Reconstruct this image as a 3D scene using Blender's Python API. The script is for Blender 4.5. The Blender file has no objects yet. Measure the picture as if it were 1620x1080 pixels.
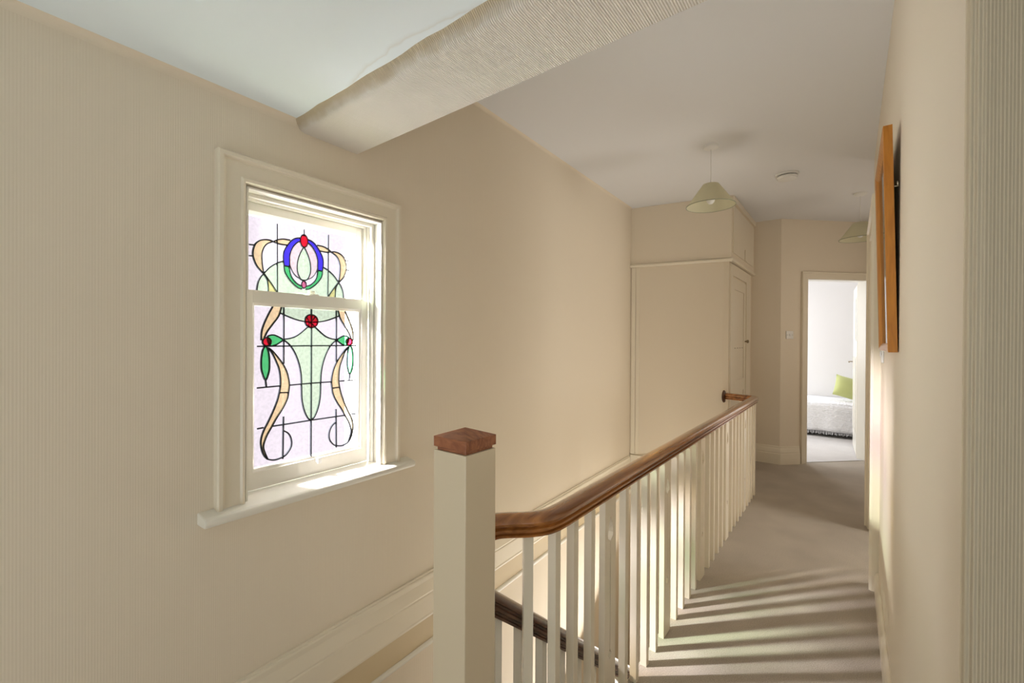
import bpy, bmesh, math, random
from mathutils import Vector, Matrix
random.seed(7)
S = bpy.context.scene
C = S.collection
rad = math.radians

# ------------------------------------------------------------------ camera
def cam_rows(yaw, pitch, roll):
    cy, sy = math.cos(yaw), math.sin(yaw)
    cp, sp = math.cos(pitch), math.sin(pitch)
    cr, sr = math.cos(roll), math.sin(roll)
    R0 = Matrix(((cy, sy, 0), (-sy, cy, 0), (0, 0, 1)))
    P = Matrix(((1, 0, 0), (0, cp, sp), (0, -sp, cp)))
    Q = Matrix(((cr, 0, sr), (0, 1, 0), (-sr, 0, cr)))
    return Q @ P @ R0
Rw = cam_rows(rad(37.693), rad(-.2335), rad(.3221))     # rows: right, forward, up
cam = bpy.data.objects.new('camera', bpy.data.cameras.new('camera'))
C.objects.link(cam)
cam.data.sensor_width = 36
cam.data.lens = 695.3 / 1620 * 36
cam.data.clip_start = .02
m = Matrix((Rw[0], Rw[2], -Rw[1])).transposed().to_4x4()
m.translation = Vector((0, 0, 1.36))
cam.matrix_world = m
S.camera = cam

# ------------------------------------------------------------------ light
W = bpy.data.worlds.new('World'); S.world = W; W.use_nodes = True
bg = W.node_tree.nodes['Background']
bg.inputs[0].default_value = (1.0, .985, 1.0, 1)
bg.inputs[1].default_value = 1.3

def area(name, loc, aim, size, power, col=(1, 1, 1), sy=None, spread=180):
    l = bpy.data.lights.new(name, 'AREA'); l.energy = power; l.color = col
    l.shape = 'RECTANGLE'; l.size = size; l.size_y = sy or size; l.spread = rad(spread)
    o = bpy.data.objects.new(name, l); C.objects.link(o)
    o.location = loc
    o.rotation_euler = (Vector(aim) - Vector(loc)).to_track_quat('-Z', 'Y').to_euler()
    return o
# low sun glancing off the neighbouring wall outside the stained glass window
area('sun_glint', (-2.50, .15, 2.06), (-1.7, .95, 1.3), .13, 540, (.95, 1, .97))
# large cool fill light added outside the window to brighten the right wall
area('outside_fill', (-3.1, .15, 1.0), (-1.7, .9, 1.3), 1.4, 280, (.88, .98, 1), 2.2)
# added fill lights, behind the camera and out of view to its right
area('rear_fill', (-.75, -1.5, .45), (-.95, .35, 2.1), 1.2, 13.5, (.93, .98, 1), .9)
area('right_room_fill', (1.6, -.25, 1.45), (-1.6, 1.8, 1.2), 1.1, 8, (1, .99, .98), 1.3)
# added fill for the left wall, let in by opening the right-hand door
area('side_room_fill', (1.62, 3.72, 1.3), (-1.7, 2.0, 1.3), .9, 36, (1, .97, .92), 1.3)
# daylight of the stairwell window on the lower flight
area('stairwell_daylight', (-1.25, 3.2, -1.1), (-1.35, 2.1, .9), .9, 17, (1, .96, .89), 1.8)
# bedroom windows
area('bedroom_daylight', (-1.5, 8.55, 1.6), (0, 5.8, .6), .8, 38, (.97, .97, 1), 1.2)
area('bedroom_daylight_left', (-2.4, 6.5, 1.6), (0, 7.8, .7), 1.2, 32, (.93, .96, 1), 1.3)
area('side_hall_fill', (1.05, 5.2, 1.6), (-1, 5.0, 1.4), .8, 5, (1, .86, .72), 1.2)  # warm fill added in the closed recess to lift the far hall

S.view_settings.view_transform = 'Standard'
S.view_settings.look = 'None'
S.view_settings.gamma = 1
S.view_settings.use_curve_mapping = False
S.view_settings.exposure = 0

# ------------------------------------------------------------------ materials
def mat(name, col, rough=.6, spec=.4, coat=0):
    M = bpy.data.materials.new(name); M.use_nodes = True
    b = M.node_tree.nodes['Principled BSDF']
    b.inputs['Base Color'].default_value = (*col, 1)
    b.inputs['Roughness'].default_value = rough
    b.inputs['Specular IOR Level'].default_value = spec
    if coat: b.inputs['Coat Weight'].default_value = coat
    return M
def nd(M, t, **k):
    n = M.node_tree.nodes.new(t)
    for a, v in k.items(): setattr(n, a, v)
    return n
def lk(M, a, b): M.node_tree.links.new(a, b)
def bsdf(M): return M.node_tree.nodes['Principled BSDF']
def coords(M, scale):
    tc = nd(M, 'ShaderNodeTexCoord'); mp = nd(M, 'ShaderNodeMapping')
    mp.inputs['Scale'].default_value = scale
    lk(M, tc.outputs['Object'], mp.inputs['Vector'])
    return mp.outputs['Vector']
def add_bump(M, h, strength, dist):
    b = nd(M, 'ShaderNodeBump'); b.inputs['Strength'].default_value = strength
    b.inputs['Distance'].default_value = dist
    lk(M, h, b.inputs['Height']); lk(M, b.outputs['Normal'], bsdf(M).inputs['Normal'])
def ramp_col(M, fac, c0, c1, p0=0., p1=1.):
    r = nd(M, 'ShaderNodeValToRGB')
    r.color_ramp.elements[0].position = p0; r.color_ramp.elements[0].color = (*c0, 1)
    r.color_ramp.elements[1].position = p1; r.color_ramp.elements[1].color = (*c1, 1)
    lk(M, fac, r.inputs['Fac']); lk(M, r.outputs['Color'], bsdf(M).inputs['Base Color'])
    return r

def wallpaper(name, col, axis, strength=.5, freq=165, wave=.6, dist=.002):
    """painted ribbed paper; ribs repeat along axis (0 = x, 1 = y)"""
    M = mat(name, col, .55, .35)
    sc = [0, 0, 0]; sc[axis] = freq
    v = coords(M, [sc[0] or 1.5, sc[1] or 1.5, 1.5])
    n = nd(M, 'ShaderNodeTexNoise'); n.inputs['Scale'].default_value = 1; n.inputs['Detail'].default_value = 1
    lk(M, v, n.inputs['Vector'])
    v2 = coords(M, [sc[0] * .95 or .8, sc[1] * .95 or .8, 1.0])
    w = nd(M, 'ShaderNodeTexWave'); w.bands_direction = 'XYZ'[axis]
    w.inputs['Scale'].default_value = .318; w.inputs['Distortion'].default_value = .7
    w.inputs['Detail'].default_value = 1
    lk(M, v2, w.inputs['Vector'])
    mx = nd(M, 'ShaderNodeMath', operation='MULTIPLY_ADD'); mx.inputs[1].default_value = wave
    lk(M, w.outputs['Fac'], mx.inputs[0]); lk(M, n.outputs['Fac'], mx.inputs[2])
    add_bump(M, mx.outputs[0], strength, dist)
    return M

CREAM = (.845, .75, .605)
M_wallL = wallpaper('ribbed wallpaper left', CREAM, 1, .2)
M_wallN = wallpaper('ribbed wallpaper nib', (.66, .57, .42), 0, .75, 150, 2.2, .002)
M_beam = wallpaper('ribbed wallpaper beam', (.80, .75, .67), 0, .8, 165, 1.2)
# shade of the near face painted in tan, with a ragged torn-paper edge
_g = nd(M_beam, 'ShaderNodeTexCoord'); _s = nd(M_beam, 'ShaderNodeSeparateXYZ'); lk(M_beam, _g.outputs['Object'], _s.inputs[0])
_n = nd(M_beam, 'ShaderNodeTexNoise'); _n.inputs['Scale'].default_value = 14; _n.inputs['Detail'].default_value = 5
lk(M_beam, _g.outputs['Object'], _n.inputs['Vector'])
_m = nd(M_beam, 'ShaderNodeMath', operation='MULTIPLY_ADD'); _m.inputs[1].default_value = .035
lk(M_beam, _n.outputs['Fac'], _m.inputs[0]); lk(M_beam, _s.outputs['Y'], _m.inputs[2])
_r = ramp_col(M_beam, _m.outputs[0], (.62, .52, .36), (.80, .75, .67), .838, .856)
M_plain = mat('painted cream wall', CREAM, .5, .4)
def fine_bump(M, sc=60, st=.08):
    n = nd(M, 'ShaderNodeTexNoise'); n.inputs['Detail'].default_value = 3
    lk(M, coords(M, (sc, sc, sc)), n.inputs['Vector']); add_bump(M, n.outputs['Fac'], st, .002)
fine_bump(M_plain, 25, .06)
M_white = mat('white bedroom wall', (.86, .85, .85), .6, .3)
M_gloss = mat('cream gloss paint', (.87, .79, .64), .32, .5); fine_bump(M_gloss, 30, .05)
M_post = mat('cream satin paint', (.80, .69, .51), .35, .5)
M_gloss_w = mat('ivory gloss paint', (.88, .85, .76), .28, .5)
M_ochre = mat('pale ochre paint', (.72, .59, .38), .4, .4)
M_ceil = mat('ceiling white', (.82, .82, .83), .7, .2); 
M_ceil2 = mat('ceiling white stained', (.86, .945, .98), .7, .2)
M_plastic = mat('white plastic', (.84, .83, .80), .35, .5)
M_brass = mat('aged metal', (.32, .26, .18), .35, .5); bsdf(M_brass).inputs['Metallic'].default_value = .9
M_wire = mat('picture wire', (.75, .70, .60), .3, .5); bsdf(M_wire).inputs['Metallic'].default_value = .7
M_lead = mat('dark lead came', (.02, .022, .026), .8, .1)
M_dark = mat('dark gap', (.03, .028, .025), .9, .1)

# water stain on the near ceiling: a wavering brown tide line
def stain(M, base):
    tc = nd(M, 'ShaderNodeTexCoord')
    n = nd(M, 'ShaderNodeTexNoise'); n.inputs['Scale'].default_value = 7; n.inputs['Detail'].default_value = 3
    lk(M, tc.outputs['Object'], n.inputs['Vector'])
    sub = nd(M, 'ShaderNodeVectorMath', operation='SUBTRACT'); sub.inputs[1].default_value = (.5, .5, .5)
    lk(M, n.outputs['Color'], sub.inputs[0])
    sc = nd(M, 'ShaderNodeVectorMath', operation='SCALE'); sc.inputs['Scale'].default_value = .07
    lk(M, sub.outputs[0], sc.inputs[0])
    ad = nd(M, 'ShaderNodeVectorMath', operation='ADD')
    lk(M, tc.outputs['Object'], ad.inputs[0]); lk(M, sc.outputs[0], ad.inputs[1])
    mp = nd(M, 'ShaderNodeMapping'); mp.inputs['Location'].default_value = (1.12, -.93, 0)
    mp.inputs['Scale'].default_value = (1, 1.9, 0)
    mp.vector_type = 'POINT'
    pre = nd(M, 'ShaderNodeVectorMath', operation='ADD'); pre.inputs[1].default_value = (1.02, -.865, 0)
    lk(M, ad.outputs[0], pre.inputs[0])
    ml = nd(M, 'ShaderNodeVectorMath', operation='MULTIPLY'); ml.inputs[1].default_value = (1, 3.9, 0)
    lk(M, pre.outputs[0], ml.inputs[0])
    ln = nd(M, 'ShaderNodeVectorMath', operation='LENGTH'); lk(M, ml.outputs[0], ln.inputs[0])
    r = nd(M, 'ShaderNodeValToRGB'); e = r.color_ramp.elements
    e[0].position = .0; e[0].color = (.0, .0, .0, 1)
    e[1].position = 1; e[1].color = (0, 0, 0, 1)
    for p, v in ((.32, .0), (.342, .26), (.352, .12), (.385, 0)):
        x = r.color_ramp.elements.new(p); x.color = (v, v, v, 1)
    lk(M, ln.outputs['Value'], r.inputs['Fac'])
    mx = nd(M, 'ShaderNodeMix', data_type='RGBA')
    mx.inputs[6].default_value = (*base, 1); mx.inputs[7].default_value = (.62, .55, .42, 1)
    lk(M, r.outputs['Color'], mx.inputs[0]); lk(M, mx.outputs[2], bsdf(M).inputs['Base Color'])
stain(M_ceil2, (.86, .945, .98))

def carpet(name, c0, c1):
    M = mat(name, c0, .95, .1)
    n = nd(M, 'ShaderNodeTexNoise'); n.inputs['Scale'].default_value = 260; n.inputs['Detail'].default_value = 3
    tc = nd(M, 'ShaderNodeTexCoord'); lk(M, tc.outputs['Object'], n.inputs['Vector'])
    n2 = nd(M, 'ShaderNodeTexNoise'); n2.inputs['Scale'].default_value = 3.5; n2.inputs['Detail'].default_value = 2
    lk(M, tc.outputs['Object'], n2.inputs['Vector'])
    a = nd(M, 'ShaderNodeMath', operation='MULTIPLY_ADD'); a.inputs[1].default_value = .35
    lk(M, n2.outputs['Fac'], a.inputs[0]); lk(M, n.outputs['Fac'], a.inputs[2])
    ramp_col(M, a.outputs[0], c0, c1, .4, 1.0)
    add_bump(M, n.outputs['Fac'], .5, .006)
    return M
M_carpet = carpet('taupe carpet', (.33, .285, .235), (.66, .59, .50))
M_carpet2 = carpet('pale bedroom carpet', (.55, .53, .52), (.80, .78, .77))

def wood(name, c0, c1, scale, rough=.25, coat=.5):
    M = mat(name, c0, rough, .5, coat)
    n = nd(M, 'ShaderNodeTexNoise'); n.inputs['Scale'].default_value = 1; n.inputs['Detail'].default_value = 5
    n.inputs['Distortion'].default_value = .6
    lk(M, coords(M, scale), n.inputs['Vector'])
    ramp_col(M, n.outputs['Fac'], c0, c1, .32, .68)
    bsdf(M).inputs['Coat Roughness'].default_value = .12
    return M
M_rail = wood('polished handrail wood', (.19, .06, .012), (.48, .185, .04), (34, 1.5, 34), .22, .9)
M_raild = wood('dark handrail wood', (.05, .017, .007), (.12, .042, .016), (30, 1.5, 30), .32, .35)
M_cap = wood('newel cap wood', (.20, .055, .02), (.42, .15, .06), (25, 90, 60), .4, .2)
M_frame = wood('orange picture frame wood', (.45, .16, .015), (.60, .24, .03), (80, 80, 9), .35, .3)

M_shade = mat('cream lampshade', (.80, .77, .60), .7, .2)
bsdf(M_shade).inputs['Transmission Weight'].default_value = 0
_sh = M_shade.node_tree
tr = _sh.nodes.new('ShaderNodeBsdfTranslucent'); tr.inputs[0].default_value = (.85, .82, .66, 1)
mxs = _sh.nodes.new('ShaderNodeMixShader'); mxs.inputs[0].default_value = .45
_sh.links.new(bsdf(M_shade).outputs[0], mxs.inputs[1]); _sh.links.new(tr.outputs[0], mxs.inputs[2])
_sh.links.new(mxs.outputs[0], _sh.nodes['Material Output'].inputs[0])

M_rim = mat('shade rim tape', (.42, .42, .30), .7, .2)
def glass(name, col, transl=.004, gloss=.03):
    M = bpy.data.materials.new(name); M.use_nodes = True
    t = M.node_tree; t.nodes.remove(t.nodes['Principled BSDF'])
    c = tuple(math.sqrt(x) for x in col)
    a = t.nodes.new('ShaderNodeBsdfTransparent'); a.inputs[0].default_value = (*c, 1)
    b = t.nodes.new('ShaderNodeBsdfTranslucent'); b.inputs[0].default_value = (*col, 1)
    g = t.nodes.new('ShaderNodeBsdfGlossy'); g.inputs['Roughness'].default_value = .15
    n = t.nodes.new('ShaderNodeTexNoise'); n.inputs['Scale'].default_value = 90
    tc = t.nodes.new('ShaderNodeTexCoord'); t.links.new(tc.outputs['Object'], n.inputs['Vector'])
    # mottled cathedral glass: the tint itself varies a little
    mr = t.nodes.new('ShaderNodeValToRGB')
    mr.color_ramp.elements[0].position = .35; mr.color_ramp.elements[0].color = (*[x * .965 for x in c], 1)
    mr.color_ramp.elements[1].position = .6; mr.color_ramp.elements[1].color = (*c, 1)
    t.links.new(n.outputs['Fac'], mr.inputs['Fac']); t.links.new(mr.outputs['Color'], a.inputs[0])
    bp = t.nodes.new('ShaderNodeBump'); bp.inputs['Strength'].default_value = .4; bp.inputs['Distance'].default_value = .002
    t.links.new(n.outputs['Fac'], bp.inputs['Height']); t.links.new(bp.outputs['Normal'], g.inputs['Normal'])
    m1 = t.nodes.new('ShaderNodeMixShader'); m1.inputs[0].default_value = transl
    m2 = t.nodes.new('ShaderNodeMixShader'); m2.inputs[0].default_value = gloss
    t.links.new(a.outputs[0], m1.inputs[1]); t.links.new(b.outputs[0], m1.inputs[2])
    t.links.new(m1.outputs[0], m2.inputs[1]); t.links.new(g.outputs[0], m2.inputs[2])
    t.links.new(m2.outputs[0], t.nodes['Material Output'].inputs[0])
    return M
G_clear = glass('clear rippled glass', (.76, .695, .76))
G_lgreen = glass('pale green glass', (.76, .97, .70))
G_green = glass('emerald glass', (.11, .70, .24))
G_blue = glass('cobalt glass', (.085, .06, .90))
G_red = glass('ruby glass', (.86, .015, .045))
G_amber = glass('amber glass', (.99, .80, .46))
G_pink = glass('blush glass', (.95, .80, .78))
G_rose = glass('rose glass', (.80, .22, .38))

# ------------------------------------------------------------------ helpers
def tag(o, label=None, cat=None, group=None, kind=None):
    if label: o['label'] = label
    if cat: o['category'] = cat
    if group: o['group'] = group
    if kind: o['kind'] = kind
    return o
def empty(name, loc=(0, 0, 0), parent=None, mw=None):
    o = bpy.data.objects.new(name, None); C.objects.link(o)
    o.empty_display_size = .1
    if mw is not None: o.matrix_world = mw
    else: o.location = loc
    if parent: o.parent = parent
    return o
class MB:
    """collects plain shapes into one mesh"""
    def __init__(s): s.v = []; s.f = []
    def add(s, vs, fs):
        b = len(s.v); s.v += [tuple(x) for x in vs]; s.f += [tuple(b + i for i in f) for f in fs]; return s
    def box(s, x0, x1, y0, y1, z0, z1):
        v = [(x, y, z) for z in (z0, z1) for x, y in ((x0, y0), (x1, y0), (x1, y1), (x0, y1))]
        return s.add(v, [(3, 2, 1, 0), (4, 5, 6, 7), (0, 1, 5, 4), (1, 2, 6, 5), (2, 3, 7, 6), (3, 0, 4, 7)])
    def prism(s, poly, z0, z1):
        """plan polygon (counter-clockwise) raised from z0 to z1"""
        n = len(poly)
        v = [(x, y, z0) for x, y in poly] + [(x, y, z1) for x, y in poly]
        f = [tuple(range(n - 1, -1, -1)), tuple(range(n, 2 * n))]
        f += [(i, (i + 1) % n, n + (i + 1) % n, n + i) for i in range(n)]
        return s.add(v, f)
    def slab(s, poly, x0, x1):
        """(y,z) polygon given depth from x0 to x1"""
        n = len(poly)
        v = [(x0, y, z) for y, z in poly] + [(x1, y, z) for y, z in poly]
        f = [tuple(range(n - 1, -1, -1)), tuple(range(n, 2 * n))]
        f += [(i, (i + 1) % n, n + (i + 1) % n, n + i) for i in range(n)]
        return s.add(v, f)
    def sweep(s, path, prof, up=Vector((0, 0, 1)), closed_prof=True, cyclic=False, tilt=False):
        """profile (side, up) swept along path points; mitred"""
        P = [Vector(p) for p in path]; n = len(P); k = len(prof); vs = []
        for i in range(n):
            if cyclic: a = P[i - 1]; b = P[(i + 1) % n]
            else: a = P[max(i - 1, 0)]; b = P[min(i + 1, n - 1)]
            d0 = (P[i] - a); d1 = (b - P[i])
            d0 = d0.normalized() if d0.length > 1e-9 else d1.normalized()
            d1 = d1.normalized() if d1.length > 1e-9 else d0
            t = (d0 + d1).normalized()
            side = t.cross(up)
            side.normalize()
            u2 = up if not tilt else side.cross(t).normalized()
            sc = 1 / max(.35, math.sqrt(max(1e-6, (1 + d0.dot(d1)) / 2)))
            for a_, b_ in prof: vs.append(P[i] + side * a_ * sc + u2 * b_)
        fs = []
        for i in range(n if cyclic else n - 1):
            j = (i + 1) % n
            for q in range(k if closed_prof else k - 1):
                r = (q + 1) % k
                fs.append((i * k + q, i * k + r, j * k + r, j * k + q))
        if not cyclic and closed_prof:
            fs.append(tuple(range(k - 1, -1, -1))); fs.append(tuple((n - 1) * k + q for q in range(k)))
        return s.add(vs, fs)
    def lathe(s, prof, seg=32, c=(0, 0, 0)):
        """(radius, z) profile turned about z"""
        k = len(prof); vs = []
        for i in range(seg):
            a = 2 * math.pi * i / seg
            for r, z in prof: vs.append((c[0] + r * math.cos(a), c[1] + r * math.sin(a), c[2] + z))
        fs = []
        for i in range(seg):
            j = (i + 1) % seg
            for q in range(k - 1): fs.append((i * k + q, j * k + q, j * k + q + 1, i * k + q + 1))
        return s.add(vs, fs)
    def build(s, name, M, parent=None, bevel=0, smooth=False, mw=None, loc=None):
        me = bpy.data.meshes.new(name); me.from_pydata(s.v, [], s.f)
        b = bmesh.new(); b.from_mesh(me)
        bmesh.ops.remove_doubles(b, verts=b.verts, dist=1e-6)
        bmesh.ops.recalc_face_normals(b, faces=b.faces); b.to_mesh(me); b.free()
        me.materials.append(M)
        o = bpy.data.objects.new(name, me); C.objects.link(o)
        if parent: o.parent = parent
        if mw is not None: o.matrix_world = mw
        if loc is not None: o.location = loc
        if bevel:
            m = o.modifiers.new('bevel', 'BEVEL'); m.width = bevel; m.segments = 2; m.limit_method = 'ANGLE'
            m.angle_limit = rad(35)
        if smooth:
            for p in me.polygons: p.use_smooth = True
            e = o.modifiers.new('edges', 'EDGE_SPLIT'); e.split_angle = rad(38)
        return o
def struct(mb, name, M, label, **k):
    return tag(mb.build(name, M, **k), label, None, None, 'structure')

def catmull(pts, closed=False, sub=5):
    P = [Vector((*p, 0)) if len(p) == 2 else Vector(p) for p in pts]; n = len(P); out = []
    rng = range(n if closed else n - 1)
    for i in rng:
        p1 = P[i]; p2 = P[(i + 1) % n]
        p0 = P[i - 1] if (closed or i > 0) else p1 * 2 - p2
        p3 = P[(i + 2) % n] if (closed or i + 2 < n) else p2 * 2 - p1
        for k in range(sub):
            t = k / sub
            out.append(.5 * ((2 * p1) + (p2 - p0) * t + (2 * p0 - 5 * p1 + 4 * p2 - p3) * t * t + (-p0 + 3 * p1 - 3 * p2 + p3) * t ** 3))
    if not closed: out.append(P[-1])
    return [(v.x, v.y) for v in out]

ZC, ZL, ZB = 2.71, 2.185, 2.15        # high ceiling, low ceiling, beam underside
LOW = -2.85                            # floor of the storey below
# left wall frame: local x = out of the wall into the room, local y = along it
ML = Matrix.Translation((-1.6433, 0, 0)) @ Matrix.Rotation(rad(2.04), 4, 'Z')

# ================================================================== SHELL
# left wall with the window opening
OY0, OY1, OZ0, OZ1 = .640, 1.208, .752, 1.885
b = MB()
b.box(-.26, 0, -2.2, OY0, LOW, ZC).box(-.26, 0, OY1, 4.42, LOW, ZC)
b.box(-.26, 0, OY0, OY1, LOW, OZ0).box(-.26, 0, OY0, OY1, OZ1, ZC)
struct(b, 'wall_left', M_wallL, 'cream ribbed wallpaper wall with the stained glass window', mw=ML)

# right wall with rounded near corner, turning into the nib beside the camera
b = MB(); r = .022; XR = .125; YN = .867
arc = [(XR + r - r * math.cos(a), YN + r - r * math.sin(a)) for a in [rad(q) for q in range(0, 91, 15)]]
poly = [(XR, 3.19), *arc, (1.7, YN), (1.7, YN + .24), (XR + .22, YN + .24), (XR + .22, 3.19)]
b.prism(poly, 0, ZC)
b.box(XR, XR + .22, 3.19, 4.10, 2.09, ZC)
b.box(XR, XR + .22, 4.10, 4.22, 0, ZC)
wr = struct(b, 'wall_right', M_plain, 'plain cream wall on the right with rounded near corner')
# the ribbed paper covers the face of the nib and wraps its corner
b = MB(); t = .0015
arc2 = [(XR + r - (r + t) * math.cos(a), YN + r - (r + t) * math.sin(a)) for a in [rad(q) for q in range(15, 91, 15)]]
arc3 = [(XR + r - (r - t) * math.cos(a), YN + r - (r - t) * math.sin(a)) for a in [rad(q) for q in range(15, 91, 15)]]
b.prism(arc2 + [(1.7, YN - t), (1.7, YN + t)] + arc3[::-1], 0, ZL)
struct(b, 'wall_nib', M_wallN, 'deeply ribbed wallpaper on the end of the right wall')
struct(MB().box(1.7, 1.82, YN + .24, 4.22, 0, ZC).box(1.32, 1.7, 4.10, 4.22, 0, ZC), 'wall_side_room', M_plain, 'cream walls of the room behind the right wall')
# recess at the far right end of the hall
struct(MB().box(XR + .22, 1.32, 4.10, 4.22, 0, ZC).box(1.20, 1.32, 4.22, 7.6, 0, ZC), 'wall_recess', M_plain, 'cream walls of the side recess beyond the right wall')
# end wall (square to the hall) and angled door wall
struct(MB().box(-2.9, -.62, 5.65, 5.77, 0, ZC), 'wall_end', M_plain, 'short cream end wall beside the cupboard')
d45 = math.sqrt(.5)
MBW = Matrix.Translation((-.62, 5.65, 0)) @ Matrix.Rotation(rad(45), 4, 'Z')   # local x along the wall, -y to hall
T0, T1 = .318, 1.086; DH = 2.06
b = MB()
b.box(0, T0, 0, .12, 0, ZC).box(T1, 2.6, 0, .12, 0, ZC).box(T0, T1, 0, .12, DH, ZC)
struct(b, 'wall_angled', M_plain, 'angled cream wall holding the bedroom doorway', mw=MBW)
# bedroom
b = MB(); b.box(-2.9, 1.4, 8.68, 8.80, 0, ZC).box(-2.9, -2.78, 5.77, 8.68, 0, ZC).box(1.2, 1.32, 7.6, 8.68, 0, ZC)
struct(b, 'wall_bedroom', M_white, 'white bedroom walls')
# room behind the camera
b = MB(); b.box(-1.9, 1.82, -2.2, -2.08, 0, ZL + .05).box(1.7, 1.82, -2.08, YN + .24, 0, ZL + .05)
struct(b, 'wall_rear', M_plain, 'walls of the landing behind the viewpoint')
# ceilings
struct(MB().box(-1.92, 1.82, -2.2, .84, ZL, ZL + .12), 'ceiling', M_ceil2, 'low white ceiling above the near landing with a faint water stain')
struct(MB().box(-2.9, 1.82, .84, 8.80, ZC, ZC + .12), 'ceiling_hall', M_ceil, 'high white ceiling of the hall')
# beam: ribbed paper, rounded near edge, tall far face
y0, y1 = .81, 1.09; r = .03
pf = [(y0 - .02, ZL + .01), (y0, ZL), (y0 + .016, ZB + .022), (y0 + .022, ZB + .010), (y0 + .030, ZB + .003), (y0 + .042, ZB), (y1 - .006, ZB), (y1, ZB + .006), (y1, ZC), (y0 - .02, ZC)]
b = MB(); n = len(pf); N = 60
vs = [(-1.72 + 3.42 * i / N, y + (random.uniform(-.002, .002) if 0 < q < 4 else 0), z + (random.uniform(-.0015, .0015) if 0 < q < 4 else 0)) for i in range(N + 1) for q, (y, z) in enumerate(pf)]
fs = [(i * n + q, i * n + (q + 1) % n, (i + 1) * n + (q + 1) % n, (i + 1) * n + q) for i in range(N) for q in range(n)]
fs += [tuple(range(n)), tuple(N * n + q for q in range(n))]
b.add(vs, fs)
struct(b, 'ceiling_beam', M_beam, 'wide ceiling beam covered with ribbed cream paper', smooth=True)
# cove between low ceiling and left wall
def cove(a0, a1, z, rr, name, lab, M):
    pr = [(0, -rr)] + [(rr - rr * math.cos(rad(q)), -rr + rr * math.sin(rad(q))) for q in range(15, 91, 15)] + [(-.01, .0), (-.01, -rr)]
    b = MB(); k = len(pr)
    v = [(x, a, z + h) for a in (a0, a1) for x, h in pr]
    b.add(v, [(q, (q + 1) % k, k + (q + 1) % k, k + q) for q in range(k)] + [tuple(range(k)), tuple(range(k, 2 * k))])
    struct(b, name, M, lab, mw=ML, smooth=True)
cove(-2.0, .82, ZL, .022, 'trim_1', 'small plaster cove above the left wall', M_plain)
cove(1.10, 4.3, ZC, .016, 'trim_2', 'small plaster cove above the hall wall', M_plain)

# floors
b = MB()
b.box(-1.9, 1.82, -2.2, .80, -.22, 0)
b.box(-.70, 1.82, .80, 4.50, -.22, 0)
b.box(-2.9, 1.82, 4.50, 8.80, -.22, 0)
struct(b, 'floor', M_carpet, 'taupe carpet running along the landing and hall')
bb = [(-.62 - .085 + q * d45, 5.65 + .085 + q * d45) for q in (.02, 2.7)]
def onB(t, n): return (-.62 + t * d45 - n * d45, 5.65 + t * d45 + n * d45)
poly = [(-2.78, 5.77), (-.74, 5.77), onB(T0 + .02, .118), onB(T0 + .02, .03), onB(T1 - .02, .03), onB(T1 - .02, .118), onB(2.55, .125), (1.2, 8.68), (-2.78, 8.68)]
struct(MB().prism(poly, -.01, .006), 'floor_bedroom', M_carpet2, 'pale carpet of the bedroom beyond the doorway')
struct(MB().box(-1.9, -.5, .5, 6.5, LOW - .1, LOW), 'floor_lower', M_carpet, 'floor of the storey below')
# wall under the landing edge, well end wall
struct(MB().box(-.70, -.62, .80, 4.5, LOW, -.22).box(-1.9, -.62, 4.50, 4.62, LOW, -.22), 'wall_stairwell', M_plain, 'cream walls enclosing the stairwell below the landing')
struct(MB().box(-.703, -.700, .80, 4.5, -.24, -.004), 'trim_3', M_gloss, 'cream fascia board along the landing edge')

# stairs going down beside the balustrade
st = empty('staircase', (-1.2, .8, 0)); tag(st, 'carpeted staircase descending between the window wall and the balustrade', 'staircase')
for k in range(14):
    y = .80 + .235 * k; z = -.19 * (k + 1)
    XL = -1.6433 - .0357 * (y + .25) + 1.2 + .004
    MB().box(XL + .01, .435, y - .80, y - .80 + .25, z - .03, z).build('tread', M_carpet, st, loc=(0, 0, 0))
    MB().box(XL + .01, .435, y - .80 - .01, y - .80 + .004, z, z + .17).build('riser', M_carpet, st)

MB().slab([(.0, -.02), (3.35, -.02 - 3.35 * .8085), (3.35, -.34 - 3.35 * .8085), (.0, -.34)], .436, .462).build('string_board', M_gloss, st)

# ------------------------------------------------------------------ skirtings
SK = [(0, 0), (.022, 0), (.022, .115), (.018, .121), (.019, .135), (.014, .165), (.008, .182), (.009, .188), (.006, .198), (0, .198)]
def skirt(name, p0, p1, lab, n, prof=SK, M=M_gloss, dz=0):
    """straight skirting from p0 to p1, n = unit normal into the room"""
    P = [Vector((*p, dz)) for p in (p0, p1)]; nn = Vector((*n, 0)); b = MB(); k = len(prof)
    v = [p + nn * a + Vector((0, 0, h)) for p in P for a, h in prof]
    b.add(v, [(q, (q + 1) % k, k + (q + 1) % k, k + q) for q in range(k)] + [tuple(range(k)), tuple(range(k, 2 * k))])
    return struct(b, name, M, lab)
skirt('baseboard_end', (-.90, 5.65), (-.611, 5.65), 'moulded cream skirting on the end wall', (0, -1))
skirt('baseboard_angled', (-.626, 5.644), onB(T0 - .085, 0), 'moulded cream skirting beside the bedroom door', (d45, -d45))
SR = [(0, 0), (.018, 0), (.018, .085), (.012, .10), (.004, .108), (0, .108)]
skirt('baseboard_right', (XR, .9), (XR, 3.10), 'low cream skirting along the right wall', (-1, 0), SR)
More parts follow.
